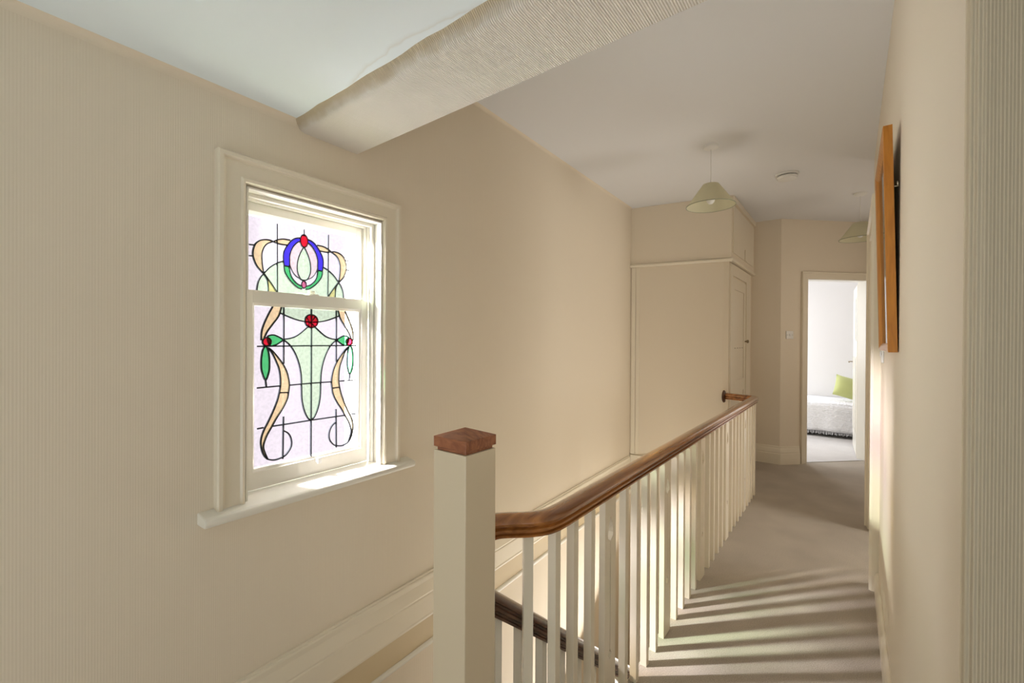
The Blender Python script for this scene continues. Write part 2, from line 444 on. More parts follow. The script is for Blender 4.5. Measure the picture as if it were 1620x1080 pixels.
# tall stepped moulding on the left wall at landing level
def lwall(name, prof, a0, a1, M, lab):
    b = MB(); k = len(prof)
    v = [(x, a, z) for a in (a0, a1) for x, z in prof]
    b.add(v, [(q, (q + 1) % k, k + (q + 1) % k, k + q) for q in range(k)] + [tuple(range(k)), tuple(range(k, 2 * k))])
    return struct(b, name, M, lab, mw=ML, bevel=0)
lwall('baseboard_left', [(0, -.036), (.022, -.036), (.024, -.026), (.022, -.018), (.022, .074), (.019, .08), (.021, .088), (.017, .115), (.012, .145), (.014, .166), (.012, .172), (.007, .174), (.007, .184), (0, .184)], -2.0, 4.30, M_gloss, 'moulded cream skirting along the window wall')
lwall('trim_4', [(0, -.165), (.008, -.165), (.008, -.036), (0, -.036)], .80, 4.33, M_ochre, 'ochre band under the skirting of the window wall')
lwall('trim_5', [(0, -.188), (.016, -.188), (.019, -.180), (.018, -.170), (.012, -.163), (0, -.163)], .80, 4.33, M_gloss_w, 'narrow ivory bead under the ochre band')

# ================================================================== STAINED GLASS WINDOW
win = empty('window_1', mw=ML); tag(win, 'sash window with stained glass in the left wall', None, None, 'structure')
def wb(name, b, M, parent=win, **k): return b.build(name, M, parent, **k)
WC = .921
# casing: architrave with back band, mitred, on three sides
cas = [(0, 0), (.0, .026), (.004, .032), (.016, .032), (.020, .022), (.026, .019), (.072, .019), (.078, .026), (.086, .024), (.090, .016), (.094, .0)]
def casing(a0, a1, ztop, zbot, prof):
    """prof = (distance inwards from the outer edge, projection)"""
    b = MB(); k = len(prof); v = []
    for i in range(4):
        for dd, pr in prof:
            y = (a0 + dd) if i < 2 else (a1 - dd)
            z = zbot if i in (0, 3) else ztop - dd
            v.append((pr, y, z))
    f = [(i * k + q, i * k + (q + 1) % k, (i + 1) * k + (q + 1) % k, (i + 1) * k + q) for i in range(3) for q in range(k)]
    return b.add(v, f)
wb('casing', casing(.546, 1.302, 1.982, .788, cas), M_gloss)
# stool / inner sill with rounded nose
pr = [(-.06, .757), (.052, .757), (.062, .762), (.066, .772), (.062, .783), (.052, .789), (-.06, .806)]
k = len(pr); b = MB()
b.add([(x, a, z) for a in (.500, 1.365) for x, z in pr], [(q, (q + 1) % k, k + (q + 1) % k, k + q) for q in range(k)] + [tuple(range(k)), tuple(range(k, 2 * k))])
ss = b.build('sill', M_gloss_w, win, bevel=.004)
# lining box, staff beads, parting beads
b = MB()
b.box(-.26, .012, OY0, OY0 + .006, .757, OZ1).box(-.26, .012, OY1 - .006, OY1, .757, OZ1).box(-.26, .012, OY0, OY1, OZ1 - .006, OZ1)
wb('lining', b, M_gloss_w)
def ubead(x0, x1, s, zt, zb, w, name, M=M_gloss_w):
    b = MB(); b.box(x0, x1, WC - s, WC - s + w, zb, zt).box(x0, x1, WC + s - w, WC + s, zb, zt).box(x0, x1, WC - s + w, WC + s - w, zt - w, zt)
    return wb(name, b, M, bevel=.003)
ubead(-.052, -.034, .279, 1.879, .80, .014, 'staff_bead')
ubead(-.102, -.092, .279, 1.879, .79, .012, 'parting_bead')
ubead(-.165, -.145, .279, 1.879, .76, .022, 'outer_bead')
wb('outer_sill', MB().box(-.28, -.06, OY0, OY1, .735, .80), M_gloss_w, bevel=.003)

def moulded_frame(x0, x1, so, si_, z0, z1, zg0, zg1, name, gx):
    """sash frame: outer half width so, glass half width si_, with an inner moulding"""
    b = MB()
    b.box(x0, x1, WC - so, WC - si_ - .010, z0, z1).box(x0, x1, WC + si_ + .010, WC + so, z0, z1)
    b.box(x0, x1, WC - si_ - .010, WC + si_ + .010, z0, zg0 - .010).box(x0, x1, WC - si_ - .010, WC + si_ + .010, zg1 + .010, z1)
    # glazing moulding: slanted ring
    pts_o = [(-si_ - .010, zg0 - .010), (si_ + .010, zg0 - .010), (si_ + .010, zg1 + .010), (-si_ - .010, zg1 + .010)]
    pts_i = [(-si_, zg0), (si_, zg0), (si_, zg1), (-si_, zg1)]
    v = [(x1 - .003, WC + s, z) for s, z in pts_o] + [(gx + .006, WC + s, z) for s, z in pts_i] + [(x0, WC + s, z) for s, z in pts_i] + [(x0, WC + s, z) for s, z in pts_o]
    f = []
    for A in range(4):
        B = (A + 1) % 4
        for q in range(4): f.append((A * 4 + q, A * 4 + (q + 1) % 4, B * 4 + (q + 1) % 4, B * 4 + q))
    b.add(v, f)
    return wb(name, b, M_gloss_w, bevel=.0015)
GL, GU = -.072, -.132
low = moulded_frame(-.088, -.056, .262, .220, .808, 1.535, .880, 1.480, 'lower_sash', GL)
upp = moulded_frame(-.148, -.106, .267, .228, 1.500, 1.868, 1.530, 1.826, 'upper_sash', GU)
# sash horns, lift and catch
for s in (-1, 1):
    wb('sash_horn', MB().slab([(WC + s * .262, 1.50), (WC + s * .262, 1.425), (WC + s * .250, 1.45), (WC + s * .232, 1.50)][::s], -.146, -.108), M_gloss_w, parent=upp)
wb('sash_lift', MB().box(-.056, -.044, WC + .012, WC + .034, .856, .870).box(-.046, -.040, WC + .014, WC + .032, .850, .872), M_plastic, parent=low, bevel=.002)
wb('sash_catch', MB().box(-.10, -.062, WC - .015, WC + .03, 1.535, 1.542).box(-.09, -.075, WC - .005, WC + .02, 1.542, 1.556), M_gloss_w, parent=low, bevel=.002)

def piece(poly, gx, layer, M, parent):
    """one leaded glass piece, 2 mm thick"""
    p = [(WC + a / 1000, z / 1000) for a, z in poly]
    x = gx + .0004 + layer * .0024
    return MB().slab(p, x, x + .0018).build('glass_piece', M, parent)
def both(poly, gx, layer, M, parent, sub=4, closed=True, smooth=True):
    q = catmull(poly, True, sub) if smooth else poly
    piece(q, gx, layer, M, parent); piece([(-a, z) for a, z in q], gx, layer, M, parent)
leads = {0: MB(), 1: MB()}
def lead(pts, which, w=5.4, smooth=True, mirror=True, sub=4, closed=False):
    q = catmull(pts, closed, sub) if smooth else pts
    gx = (GL, GU)[which]
    for sg in ((1, -1) if mirror else (1,)):
        path = [(gx + .0045, WC + sg * a / 1000, z / 1000) for a, z in q]
        h = w / 2000
        prof = [(-h, -.0042), (-h * .8, .0026), (0, .0036), (h * .8, .0026), (h, -.0042)]
        leads[which].sweep(path, prof, up=Vector((1, 0, 0)), cyclic=closed)
# --- lower sash
cols = [-220, -112, 0, 112, 220]; rows = [880, 1026, 1177, 1331, 1480]
for i in range(4):
    for j in range(4):
        piece([(cols[i] + .3, rows[j] + .3), (cols[i + 1] - .3, rows[j] + .3), (cols[i + 1] - .3, rows[j + 1] - .3), (cols[i] + .3, rows[j + 1] - .3)], GL, 0, G_clear, low)
lead([(-112, 1480), (-112, 1262)], 0, smooth=False); lead([(-112, 1058), (-114, 894)], 0, smooth=False)
lead([(0, 1480), (0, 880)], 0, smooth=False, mirror=False)
lead([(-209, 1330), (0, 1331)], 0, smooth=False); lead([(-209, 1176), (-125, 1177)], 0, smooth=False); lead([(-92, 1177), (0, 1178)], 0, smooth=False)
lead([(-208, 1025), (-186, 1026)], 0, smooth=False); lead([(-155, 1026), (0, 1027)], 0, smooth=False)
arc1 = [(-126, 1458), (-99, 1447), (-67, 1436), (-33, 1429), (0, 1427)]
aq = catmull(arc1)
fld = [(a, z) for a, z in aq] + [(0, 1480), (-121, 1480)]
piece(fld, GL, 1, G_lgreen, low); piece([(-a, z) for a, z in fld], GL, 1, G_lgreen, low)
lead(arc1, 0)
arc2_ = [(-10, 1412), (-53, 1376), (-81, 1362), (-114, 1356)]
urn = [(-114, 1356), (-88, 1334), (-67, 1301), (-51, 1258), (-43, 1216), (-41, 1173), (-39, 1118), (-30, 1074), (-15, 1040), (0, 1027)]
uq = catmull(arc2_) + catmull(urn)[1:]
for zlo, zhi in ((1331, 1500), (1177, 1331), (1000, 1177)):
    pts = []
    full = uq + [(0, 1412)]
    # clip against the horizontal leads
    def clip(P, z, keep_above):
        o = []
        for i in range(len(P)):
            a, c = P[i], P[(i + 1) % len(P)]
            ia = (a[1] >= z) == keep_above or a[1] == z; ic = (c[1] >= z) == keep_above or c[1] == z
            if ia: o.append(a)
            if ia != ic:
                t = (z - a[1]) / (c[1] - a[1]); o.append((a[0] + t * (c[0] - a[0]), z))
        return o
    q = clip(clip(full, zlo, True), zhi, False)
    piece(q, GL, 1, G_lgreen, low); piece([(-a, z) for a, z in q], GL, 1, G_lgreen, low)
lead(arc2_, 0); lead(urn, 0)
rib1 = [(-154, 1480), (-170, 1449), (-186, 1412), (-194, 1382), (-195, 1352), (-184, 1362), (-173, 1386), (-152, 1416), (-131, 1447), (-121, 1480)]
def ribbon(L, R, gx, M, parent, w, layer=2):
    l = catmull(L); r_ = catmull(R); q = l + r_[::-1]
    piece(q, gx, layer, M, parent); piece([(-a, z) for a, z in q], gx, layer, M, parent)
    lead(L, w); lead(R, w)
ribbon(rib1[:5], rib1[:4:-1], GL, G_amber, low, 0)
leaf1 = [(-173, 1364), (-154, 1373), (-136, 1368), (-116, 1355), (-129, 1343), (-145, 1334), (-163, 1333)]
both(leaf1, GL, 2, G_green, low); lead(leaf1, 0, closed=True)
leaf2 = [(-179, 1331), (-189, 1317), (-194, 1290), (-195, 1261), (-192, 1235), (-179, 1203), (-167, 1233), (-165, 1260), (-166, 1290), (-171, 1316)]
both(leaf2, GL, 2, G_green, low); lead(leaf2, 0, closed=True)
lead([(-179, 1203), (-176, 1176)], 0, smooth=False)
def ellipse(cx, cz, rx, rz, n=20): return [(cx + rx * math.cos(2 * math.pi * i / n), cz + rz * math.sin(2 * math.pi * i / n)) for i in range(n)]
for sg in (-1, 1): piece(ellipse(sg * 175, 1347, 15, 15), GL, 3, G_red, low)
lead(ellipse(-175, 1347, 15.5, 15.5), 0, closed=True, sub=1)
ribbon([(-170, 1323), (-155, 1303), (-142, 1276), (-130, 1245), (-125, 1214), (-124, 1180), (-128, 1152)],
       [(-170, 1325), (-155, 1313), (-135, 1289), (-114, 1259), (-100, 1230), (-93, 1202), (-90, 1177), (-93, 1149)], GL, G_amber, low, 0)
lead([(-128, 1151), (-93, 1149)], 0, smooth=False)
ribbon([(-128, 1152), (-136, 1121), (-151, 1083), (-169, 1045), (-185, 1015), (-194, 987), (-195, 961), (-189, 933), (-180, 915), (-170, 904)],
       [(-93, 1149), (-98, 1124), (-115, 1090), (-138, 1056), (-157, 1023), (-173, 996), (-183, 971), (-186, 952), (-181, 932), (-170, 904)], GL, G_amber, low, 0)
lead([(-170, 904), (-151, 897), (-131, 897), (-107, 904), (-92, 918), (-82, 935), (-80, 956), (-86, 978), (-97, 993), (-112, 1003)], 0)
# rose: three petals
piece(ellipse(0, 1431, 27, 26), GL, 3, G_red, low)
lead(ellipse(0, 1431, 27.5, 26.5), 0, closed=True, sub=1, mirror=False)
lead([(-14, 1410), (-8, 1425), (6, 1436), (16, 1449)], 0, mirror=False, w=3.5); lead([(-8, 1424), (4, 1420), (12, 1408)], 0, mirror=False, w=3.5)
lead([(-20, 1447), (-14, 1436), (-8, 1426)], 0, mirror=False, w=3)
# --- upper sash
cu = [-228, -110, 0, 110, 228]
for i in range(4):
    piece([(cu[i] + .3, 1530), (cu[i + 1] - .3, 1530), (cu[i + 1] - .3, 1826), (cu[i] + .3, 1826)], GU, 0, G_clear, upp)
lead([(-110, 1812), (-108, 1530)], 1, smooth=False); lead([(0, 1812), (0, 1785)], 1, smooth=False, mirror=False)
lead([(-212, 1713), (-193, 1714)], 1, smooth=False); lead([(-212, 1671), (-197, 1672)], 1, smooth=False)
dome = [(-186, 1530), (-181, 1570), (-171, 1595), (-158, 1612), (-137, 1637), (-110, 1657), (-84, 1669)]
dq = catmull(dome)
cres_o = [(-83, 1649), (-79, 1627), (-65, 1604), (-47, 1585), (-25, 1569), (-8, 1565)]
i0 = [i for i, p in enumerate(dq) if p[0] <= -109][-1]
p1_ = dq[:i0 + 1] + [(-109, 1530)]
p2_ = [(-109, dq[i0][1])] + dq[i0 + 1:] + catmull(cres_o) + [(0, 1565), (0, 1530), (-109, 1530)]
for q in (p1_, p2_):
    piece(q, GU, 1, G_lgreen, upp); piece([(-a, z) for a, z in q], GU, 1, G_lgreen, upp)
lead(dome, 1)
ribA = [(-124, 1740), (-137, 1743), (-154, 1742), (-173, 1735), (-189, 1720), (-197, 1699), (-199, 1678), (-194, 1656), (-183, 1634), (-162, 1611)]
ribAi = [(-124, 1740), (-146, 1728), (-159, 1712), (-167, 1687), (-167, 1663), (-165, 1640), (-160, 1611)]
ribbon(ribA, ribAi, GU, G_amber, upp, 1)
ribbon([(-124, 1740), (-107, 1750), (-86, 1757), (-58, 1758)], [(-124, 1740), (-107, 1736), (-90, 1735), (-68, 1736)], GU, G_amber, upp, 1)
ribbon([(-161, 1611), (-149, 1591), (-144, 1567), (-143, 1530)], [(-159, 1611), (-137, 1582), (-120, 1558), (-104, 1530)], GU, G_amber, upp, 1)
blue = [(-16, 1775), (-36, 1769), (-54, 1755), (-72, 1730), (-83, 1708), (-86, 1686), (-84, 1665), (-82, 1651)]
bluei = [(-16, 1761), (-29, 1753), (-44, 1736), (-54, 1716), (-60, 1694), (-60, 1672), (-61, 1651)]
ribbon(blue, bluei, GU, G_blue, upp, 1); lead([(-83, 1651), (-61, 1651)], 1, smooth=False)
ribbon(cres_o, [(-62, 1650), (-57, 1623), (-47, 1603), (-28, 1585), (-8, 1577)], GU, G_green, upp, 1)
drop = [(-3, 1737), (-18, 1707), (-27, 1677), (-29, 1648), (-25, 1627), (-14, 1606), (0, 1602)]
petal_o = [(-14, 1757), (-29, 1751), (-44, 1734), (-54, 1714), (-59, 1694), (-60, 1672), (-58, 1655), (-47, 1631), (-32, 1615), (-14, 1606)]
q = catmull(petal_o) + catmull(drop[:-1])[::-1]
piece(q, GU, 1, G_pink, upp); piece([(-a, z) for a, z in q], GU, 1, G_pink, upp); lead(petal_o[5:], 1, w=3.6)
q = catmull(drop); piece(q + [(-a, z) for a, z in q[::-1]], GU, 1, G_lgreen, upp); lead(drop, 1)
piece(ellipse(0, 1765, 15, 25), GU, 3, G_red, upp); lead(ellipse(0, 1765, 16, 26), 1, closed=True, sub=1, mirror=False)
piece(ellipse(0, 1584, 9, 14), GU, 3, G_rose, upp); lead(ellipse(0, 1584, 10, 15), 1, closed=True, sub=1, mirror=False)
for w_, p_ in ((0, low), (1, upp)): tag(leads[w_].build('lead_came', M_lead, p_), kind='stuff')

# ================================================================== BALUSTRADE
XB = -.680
bal = empty('landing_balustrade', (XB, .83, 0)); tag(bal, 'long cream landing balustrade with polished wooden handrail and square newel', 'balustrade')
def into(o, e):   # parent while keeping world place (e unrotated)
    o.parent = e; o.location = Vector(o.location) - Vector(e.location); return o
PX, PY, PS = -.7925, .829, .1135
h = PS / 2
post = into(MB().box(PX - h, PX + h, PY - h, PY + h, -1.2, 1.077).build('newel_post', M_post, bevel=.002), bal)
b = MB(); hc = h + .0005
b.box(PX - hc + .007, PX + hc - .007, PY - hc + .007, PY + hc - .007, 1.077, 1.086)
z0, z1 = 1.086, 1.112
b.box(PX - hc, PX + hc, PY - hc, PY + hc, z0, z1)
b.add([(PX - hc, PY - hc, z1), (PX + hc, PY - hc, z1), (PX + hc, PY + hc, z1), (PX - hc, PY + hc, z1), (PX, PY, z1 + .02)], [(0, 1, 4), (1, 2, 4), (2, 3, 4), (3, 0, 4)])
cp = b.build('post_cap', M_cap, post, bevel=.0012)
tag(cp, 'reddish wooden pyramid cap')
# handrail
ZR = .815
RP = [(-.017, 0), (-.027, 0), (-.028, .006), (-.020, .009), (-.020, .014), (-.030, .016), (-.031, .023), (-.023, .027), (-.024, .031), (-.031, .033), (-.033, .040), (-.030, .047), (-.022, .053), (-.010, .0565)]
RP = RP + [(0, .0575)] + [(-a, z) for a, z in RP[::-1]]
plan = [(PX, PY + h), (PX + .001, .915), (-.781, .945), (-.758, .971), (-.731, .995), (-.708, 1.020), (-.691, 1.048), (-.683, 1.082), (XB, 1.13)]
path = [(x, y, ZR) for x, y in catmull(plan, False, 4)]
YE = 4.43
path += [(XB, 1.6, ZR), (XB, 2.6, ZR), (XB, 3.6, ZR), (XB, YE - .02, ZR)]
for q in (25, 50, 75): path.append((XB - .03 + .03 * math.cos(rad(q)), YE - .02 + .03 * math.sin(rad(q)), ZR))
path += [(XB - .06, YE + .02, ZR), (-.935, 4.50, ZR)]
into(MB().sweep(path, RP).build('handrail', M_rail, smooth=True), bal)
ros = MB().lathe([(0, 0), (.060, 0), (.062, .006), (.056, .014), (.048, .018), (0, .019)], 32).build('wall_rosette', M_raild, bal, smooth=True)
ros.location = Vector((-.948, 4.497, ZR + .025)) - bal.location
ros.rotation_euler = Vector((1, -.12, 0)).to_track_quat('Z', 'Y').to_euler()
# balusters
bw = .0275
def baluster_mesh(z1, z0=0):
    me = MB().box(-bw / 2, bw / 2, -bw / 2, bw / 2, z0, z1).build('baluster', M_gloss, bevel=.0015)
    return me
proto = baluster_mesh(ZR + .002)
def put(x, y, rz=0, first=[True]):
    if first[0]: o = proto; first[0] = False
    else: o = proto.copy(); C.objects.link(o)
    o.parent = bal; o.location = Vector((x, y, 0)) - bal.location; o.rotation_euler.z = rz
    return o
put(-.718, 1.008, rad(-45)); put(XB, 1.087); put(XB, 1.193); put(XB, 1.306)
splats = [1.442, 2.052, 2.665, 3.295, 3.93]
SW = .044
def half(s):
    inner = [(0, .74), (.006, .728), (.014, .710), (.020, .690), (.0215, .676), (.018, .664), (.008, .657), (.0018, .652), (.0018, .268), (.006, .262), (.013, .250), (.006, .241), (0, .232)]
    p = [(s * SW, 0), (s * SW, ZR + .002), (0, ZR + .002)] + [(s * a, z) for a, z in inner] + [(0, 0)]
    return p
b = MB(); b.slab(half(1), -.011, .011); b.slab(half(-1), -.011, .011)
sp = b.build('pierced_splat', M_gloss); tag(sp, 'wide flat baluster pierced with a teardrop and slit')
for i, y in enumerate(splats):
    o = sp if i == 0 else sp.copy()
    if i: C.objects.link(o)
    o.parent = bal; o.location = Vector((XB, y, 0)) - bal.location
    nxt = splats[i + 1] if i < 4 else None
    if nxt:
        g = (nxt - y - 2 * SW - 4 * bw) / 5
        for k in range(4): put(XB, y + SW + g * (k + 1) + bw * (k + .5))
    else:
        for yy in (4.06, 4.165, 4.27, 4.385): put(XB, yy)
put(-.80, 4.468)
# landing edge board the balusters stand on
# stair balustrade, descending
sb = empty('stair_balustrade', (PX, .93, 0)); tag(sb, 'lower stair balustrade with dark wooden rail sloping down behind the landing balusters', 'balustrade')
SL = .808
def zr(y): return .594 - SL * (y - .93)        # underside of the sloping rail
pth = [(PX, PY + h, zr(PY + h)), (PX, 2.2, zr(2.2)), (PX, 3.6, zr(3.6))]
sc = 1.36
into(MB().sweep(pth, [(a, z * sc) for a, z in RP]).build('handrail', M_raild, smooth=True), sb)
for k in range(17):
    y = .955 + .1175 * k
    zb_ = -.19 * (int((y - .80) / .235) + 1)
    b = MB(); w = bw / 2
    b.add([(-w, -w, zb_), (w, -w, zb_), (w, w, zb_), (-w, w, zb_), (-w, -w, zr(y - w) + .003), (w, -w, zr(y - w) + .003), (w, w, zr(y + w) + .003), (-w, w, zr(y + w) + .003)],
          [(3, 2, 1, 0), (4, 5, 6, 7), (0, 1, 5, 4), (1, 2, 6, 5), (2, 3, 7, 6), (3, 0, 4, 7)])
    o = b.build('baluster', M_gloss_w); o.parent = sb; o.location = Vector((PX, y, 0)) - sb.location

# ================================================================== CUPBOARD
cup = empty('built_in_cupboard', (-.90, 4.48, 0)); tag(cup, 'tall built-in cream cupboard closing off the far end of the stairwell', 'cupboard')
def cin(b, name, M=M_plain, par=cup, **k):
    o = b.build(name, M, par, **k)
    if par is cup: o.location = -Vector(cup.location)
    return o
F0 = Vector((-1.806, 4.305)); F1 = Vector((-.888, 4.472)); fd = (F1 - F0).normalized(); fn = Vector((fd.y, -fd.x))
def fp(t, o=0):
    v = F0 + fd * t + fn * o; return (v.x, v.y)
LF = (F1 - F0).length
ZF = 2.105
# lower carcase with chamfered corner; upper carcase
low_poly = [fp(0, -.012), fp(LF - .065, -.012), (-.912, 4.492), (-.912, 5.65), (-1.81, 5.65)]
cin(MB().prism(low_poly, -.22, ZF), 'lower_carcase')
up_poly = [fp(0, -.006), (F1.x, F1.y - .004), (-.888, 5.65), (-1.81, 5.65)]
cin(MB().prism(up_poly, ZF + .03, ZC - .001), 'upper_carcase')
# frieze rail round both faces
b = MB(); pr = [(-.02, 0), (.012, .002), (.020, .012), (.020, .022), (.012, .03), (-.02, .034)]
fr = [fp(-.02), (F1.x + .0, F1.y), (-.888, 5.65)]
b = MB(); b.sweep([(x, y, ZF - .004) for x, y in fr], pr, up=Vector((0, 0, 1)))
cin(b, 'frieze_moulding', M_gloss, bevel=.001)
# vertical strips on the well-side face
def face_strip(t0, t1, th, z0, z1, name, M=M_gloss):
    cin(MB().prism([fp(t0, -.013), fp(t0, -.012 + th), fp(t1, -.012 + th), fp(t1, -.013)][::-1], z0, z1), name, M, bevel=.002)
face_strip(.020, .060, .012, .20, ZF - .004, 'stile')
face_strip(.066, .098, .007, .20, ZF - .004, 'inner_bead')
face_strip(LF - .030, LF + .0, .006, ZF + .03, ZC - .01, 'corner_bead')
face_strip(.02, LF - .05, .02, .0, .19, 'skirting')
# side: door, frame, upper door
XS = -.912
def side_box(y0, y1, z0, z1, p0, p1): return MB().box(XS + p0, XS + p1, y0, y1, z0, z1)
b = side_box(4.52, 4.60, 0, 2.09, -.01, .016); 
b.box(XS - .01, XS + .016, 5.28, 5.50, 0, 2.09).box(XS - .01, XS + .016, 4.60, 5.28, 1.985, 2.09)
cin(b, 'door_frame', M_gloss, bevel=.003)
dr = cin(side_box(4.605, 5.262, .01, 1.965, -.01, .004), 'door', M_gloss, bevel=.002)
for nm, bb_ in (('door_stile', side_box(4.605, 4.69, .01, 1.965, .004, .011)), ('door_stile', side_box(5.175, 5.262, .01, 1.965, .004, .011)),
                ('door_rail', side_box(4.69, 5.175, 1.86, 1.965, .004, .011)), ('door_rail', side_box(4.69, 5.175, .85, .97, .004, .011)), ('door_rail', side_box(4.69, 5.175, .01, .2, .004, .011))):
    o = bb_.build(nm, M_gloss, dr, bevel=.0015)
kn = MB().lathe([(0, 0), (.008, 0), (.008, .012), (.016, .02), (.018, .03), (.012, .038), (0, .04)], 16).build('knob', M_brass, dr, smooth=True)
kn.rotation_euler = (0, rad(90), 0); kn.location = (XS + .012, 5.225, 1.355)
for k in range(4): MB().box(XS + .004, XS + .0055, 4.74 + k * .12, 4.79 + k * .12, 1.285, 1.292).build('scratch_mark', M_brass, dr)
ud = cin(MB().box(-.896, -.880, 4.53, 5.60, 2.19, 2.63), 'upper_door', M_gloss, bevel=.002)
b = MB().box(-.880, -.870, 5.06, 5.14, 2.19, 2.30); o = b.build('latch', M_gloss, ud, bevel=.003)
cin(MB().box(-.90, -.868, 4.475, 5.65, 2.655, 2.71), 'top_trim', M_gloss, bevel=.004)

# ================================================================== DOORS
# bedroom doorway in the angled wall
d1 = empty('door_1', mw=MBW); tag(d1, 'open bedroom door in the angled wall', None, None, 'structure')
ac = [(0, 0), (0, .022), (.005, .026), (.014, .024), (.018, .014), (.070, .012), (.078, .008), (.080, 0)]
def arch(x0, x1, zt, prof, flip=1):
    b = MB(); k = len(prof); v = []
    for i in range(4):
        for dd, p in prof:
            x = x0 + dd if i < 2 else x1 - dd
            v.append((x, -flip * p, 0 if i in (0, 3) else zt - dd))
    return b.add(v, [(i * k + q, i * k + (q + 1) % k, (i + 1) * k + (q + 1) % k, (i + 1) * k + q) for i in range(3) for q in range(k)])
arch(T0 - .073, T1 + .073, DH + .073, ac).build('architrave', M_gloss, d1)
b = MB(); b.box(T0, T0 + .012, -.002, .122, 0, DH).box(T1 - .012, T1, -.002, .122, 0, DH).box(T0, T1, -.002, .122, DH - .012, DH)
b.build('jamb_lining', M_gloss_w, d1, bevel=.002)
# the open leaf (world aligned) as a separate root part
leaf = MB().box(-.0225, .0225, 0, .715, .012, 2.03).build('door_leaf', M_gloss_w, bevel=.002)
leaf.parent = d1; leaf.matrix_world = Matrix.Translation((.072, 6.590, 0)) @ Matrix.Rotation(rad(2.5), 4, 'Z')
leaf.matrix_parent_inverse = MBW.inverted(); leaf.matrix_basis = Matrix.Translation((.072, 6.590, 0)) @ Matrix.Rotation(rad(2.5), 4, 'Z')
for y0_, y1_ in ((.11, .30), (.42, .61)):
    for z0_, z1_ in ((.25, 1.18), ):
        b = MB().box(-.027, -.0225, y0_, y1_, z0_, z1_); b.box(-.031, -.027, y0_ + .02, y1_ - .02, z0_ + .02, z1_ - .02); b.build('leaf_panel', M_gloss_w, leaf, bevel=.002)
b = MB().box(-.027, -.0225, .11, .61, 1.36, 1.90); b.box(-.031, -.027, .14, .58, 1.39, 1.87); b.build('leaf_panel', M_gloss_w, leaf, bevel=.002)
b = MB().box(-.029, -.022, .655, .69, 1.00, 1.16)
b.sweep([(-.022, .672, 1.10), (-.065, .672, 1.10), (-.070, .66, 1.10), (-.070, .58, 1.095)], [(-.007, -.006), (.007, -.006), (.007, .006), (-.007, .006)])
b.build('lever_handle', M_brass, leaf, bevel=.001)
for z in (.25, 1.82):
    b = MB(); b.lathe([(0, -.05), (.008, -.05), (.008, .05), (0, .05)], 12, (.030, -.006, z)); b.build('hinge', M_brass, leaf)
# door in the right wall, seen edge on
d2 = empty('door_2', (XR, 3.14, 0)); tag(d2, 'cream doorway in the right wall, seen edge on, its door standing open', None, None, 'structure')
b = MB(); pr2 = [(0, 0), (0, .030), (.006, .042), (.022, .042), (.030, .030), (.085, .026), (.092, .018), (.092, 0)]
k = len(pr2); v = []
for i in range(4):
    for dd, p in pr2:
        y = -.04 + dd if i < 2 else 1.055 - dd
        v.append((-p, y, 0 if i in (0, 3) else 2.172 - dd))
b.add(v, [(i * k + q, i * k + (q + 1) % k, (i + 1) * k + (q + 1) % k, (i + 1) * k + q) for i in range(3) for q in range(k)])
b.build('architrave', M_gloss, d2)
MB().box(.02, .86, .905, .945, .008, 2.07).build('door_leaf', M_gloss, d2, bevel=.002)
MB().box(0, .20, .05, .06, 0, 2.09).box(0, .20, .95, .96, 0, 2.09).box(0, .2, .06, .95, 2.08, 2.09).build('jamb_lining', M_gloss, d2)

# ================================================================== PENDANT LAMPS, DETECTOR, SWITCHES
def pendant(x, y, drop, label, rb, rt, hh):
    t = empty('pendant_lamp', (x, y, ZC)); tag(t, label, 'lamp', 'ceiling pendants along the hall')
    MB().lathe([(0, 0), (.050, 0), (.050, -.006), (.046, -.016), (.030, -.024), (.012, -.028), (0, -.028)], 32).build('ceiling_rose', M_plastic, t, smooth=True)
    MB().lathe([(0, -.02), (.003, -.02), (.003, -drop), (0, -drop)], 8).build('cord', M_plastic, t)
    zt = -drop
    s = MB(); seg = 48
    s.lathe([(rt, zt), (rt + (rb - rt) * .5, zt - hh * .5), (rb, zt - hh), (rb - .002, zt - hh), (rt + (rb - rt) * .5 - .002, zt - hh * .5), (rt - .002, zt), (rt, zt)], seg)
    so_ = s.build('shade', M_shade, t, smooth=True)
    MB().lathe([(rb - .003, zt - hh + .004), (rb + .0012, zt - hh + .004), (rb + .0012, zt - hh - .001), (rb - .003, zt - hh - .001), (rb - .003, zt - hh + .004)], seg).build('rim', M_rim, so_)
    b = MB(); b.lathe([(0, zt + .012), (.012, zt + .01), (.016, zt - .01), (.016, zt - .055), (.013, zt - .06), (0, zt - .06)], 16)
    for q in range(3):
        a = q * 2 * math.pi / 3
        b.sweep([(.014 * math.cos(a), .014 * math.sin(a), zt - .004), (rt * math.cos(a), rt * math.sin(a), zt - .004)], [(-.0015, -.0015), (.0015, -.0015), (.0015, .0015), (-.0015, .0015)])
    b.build('lamp_holder', M_plastic, t, smooth=True)
    MB().lathe([(0, zt - .135), (.012, zt - .133), (.023, zt - .122), (.0285, zt - .105), (.026, zt - .088), (.017, zt - .07), (.012, zt - .058), (0, zt - .058)], 20).build('bulb', M_plastic, t, smooth=True)
    return t
pendant(-.78, 3.253, .268, 'cream cone pendant lamp hanging nearest, beside the high cupboard', .158, .052, .150)
pendant(.055, 5.10, .268, 'cream cone pendant lamp hanging farther away, beside the picture and bedroom door', .158, .052, .150)
sd = empty('smoke_detector', (-.422, 4.164, ZC)); tag(sd, 'round white smoke detector on the hall ceiling between the two lamps', 'smoke detector')
MB().lathe([(0, 0), (.083, 0), (.083, -.012), (.078, -.016), (0, -.016)], 40).build('base', M_plastic, sd, smooth=True)
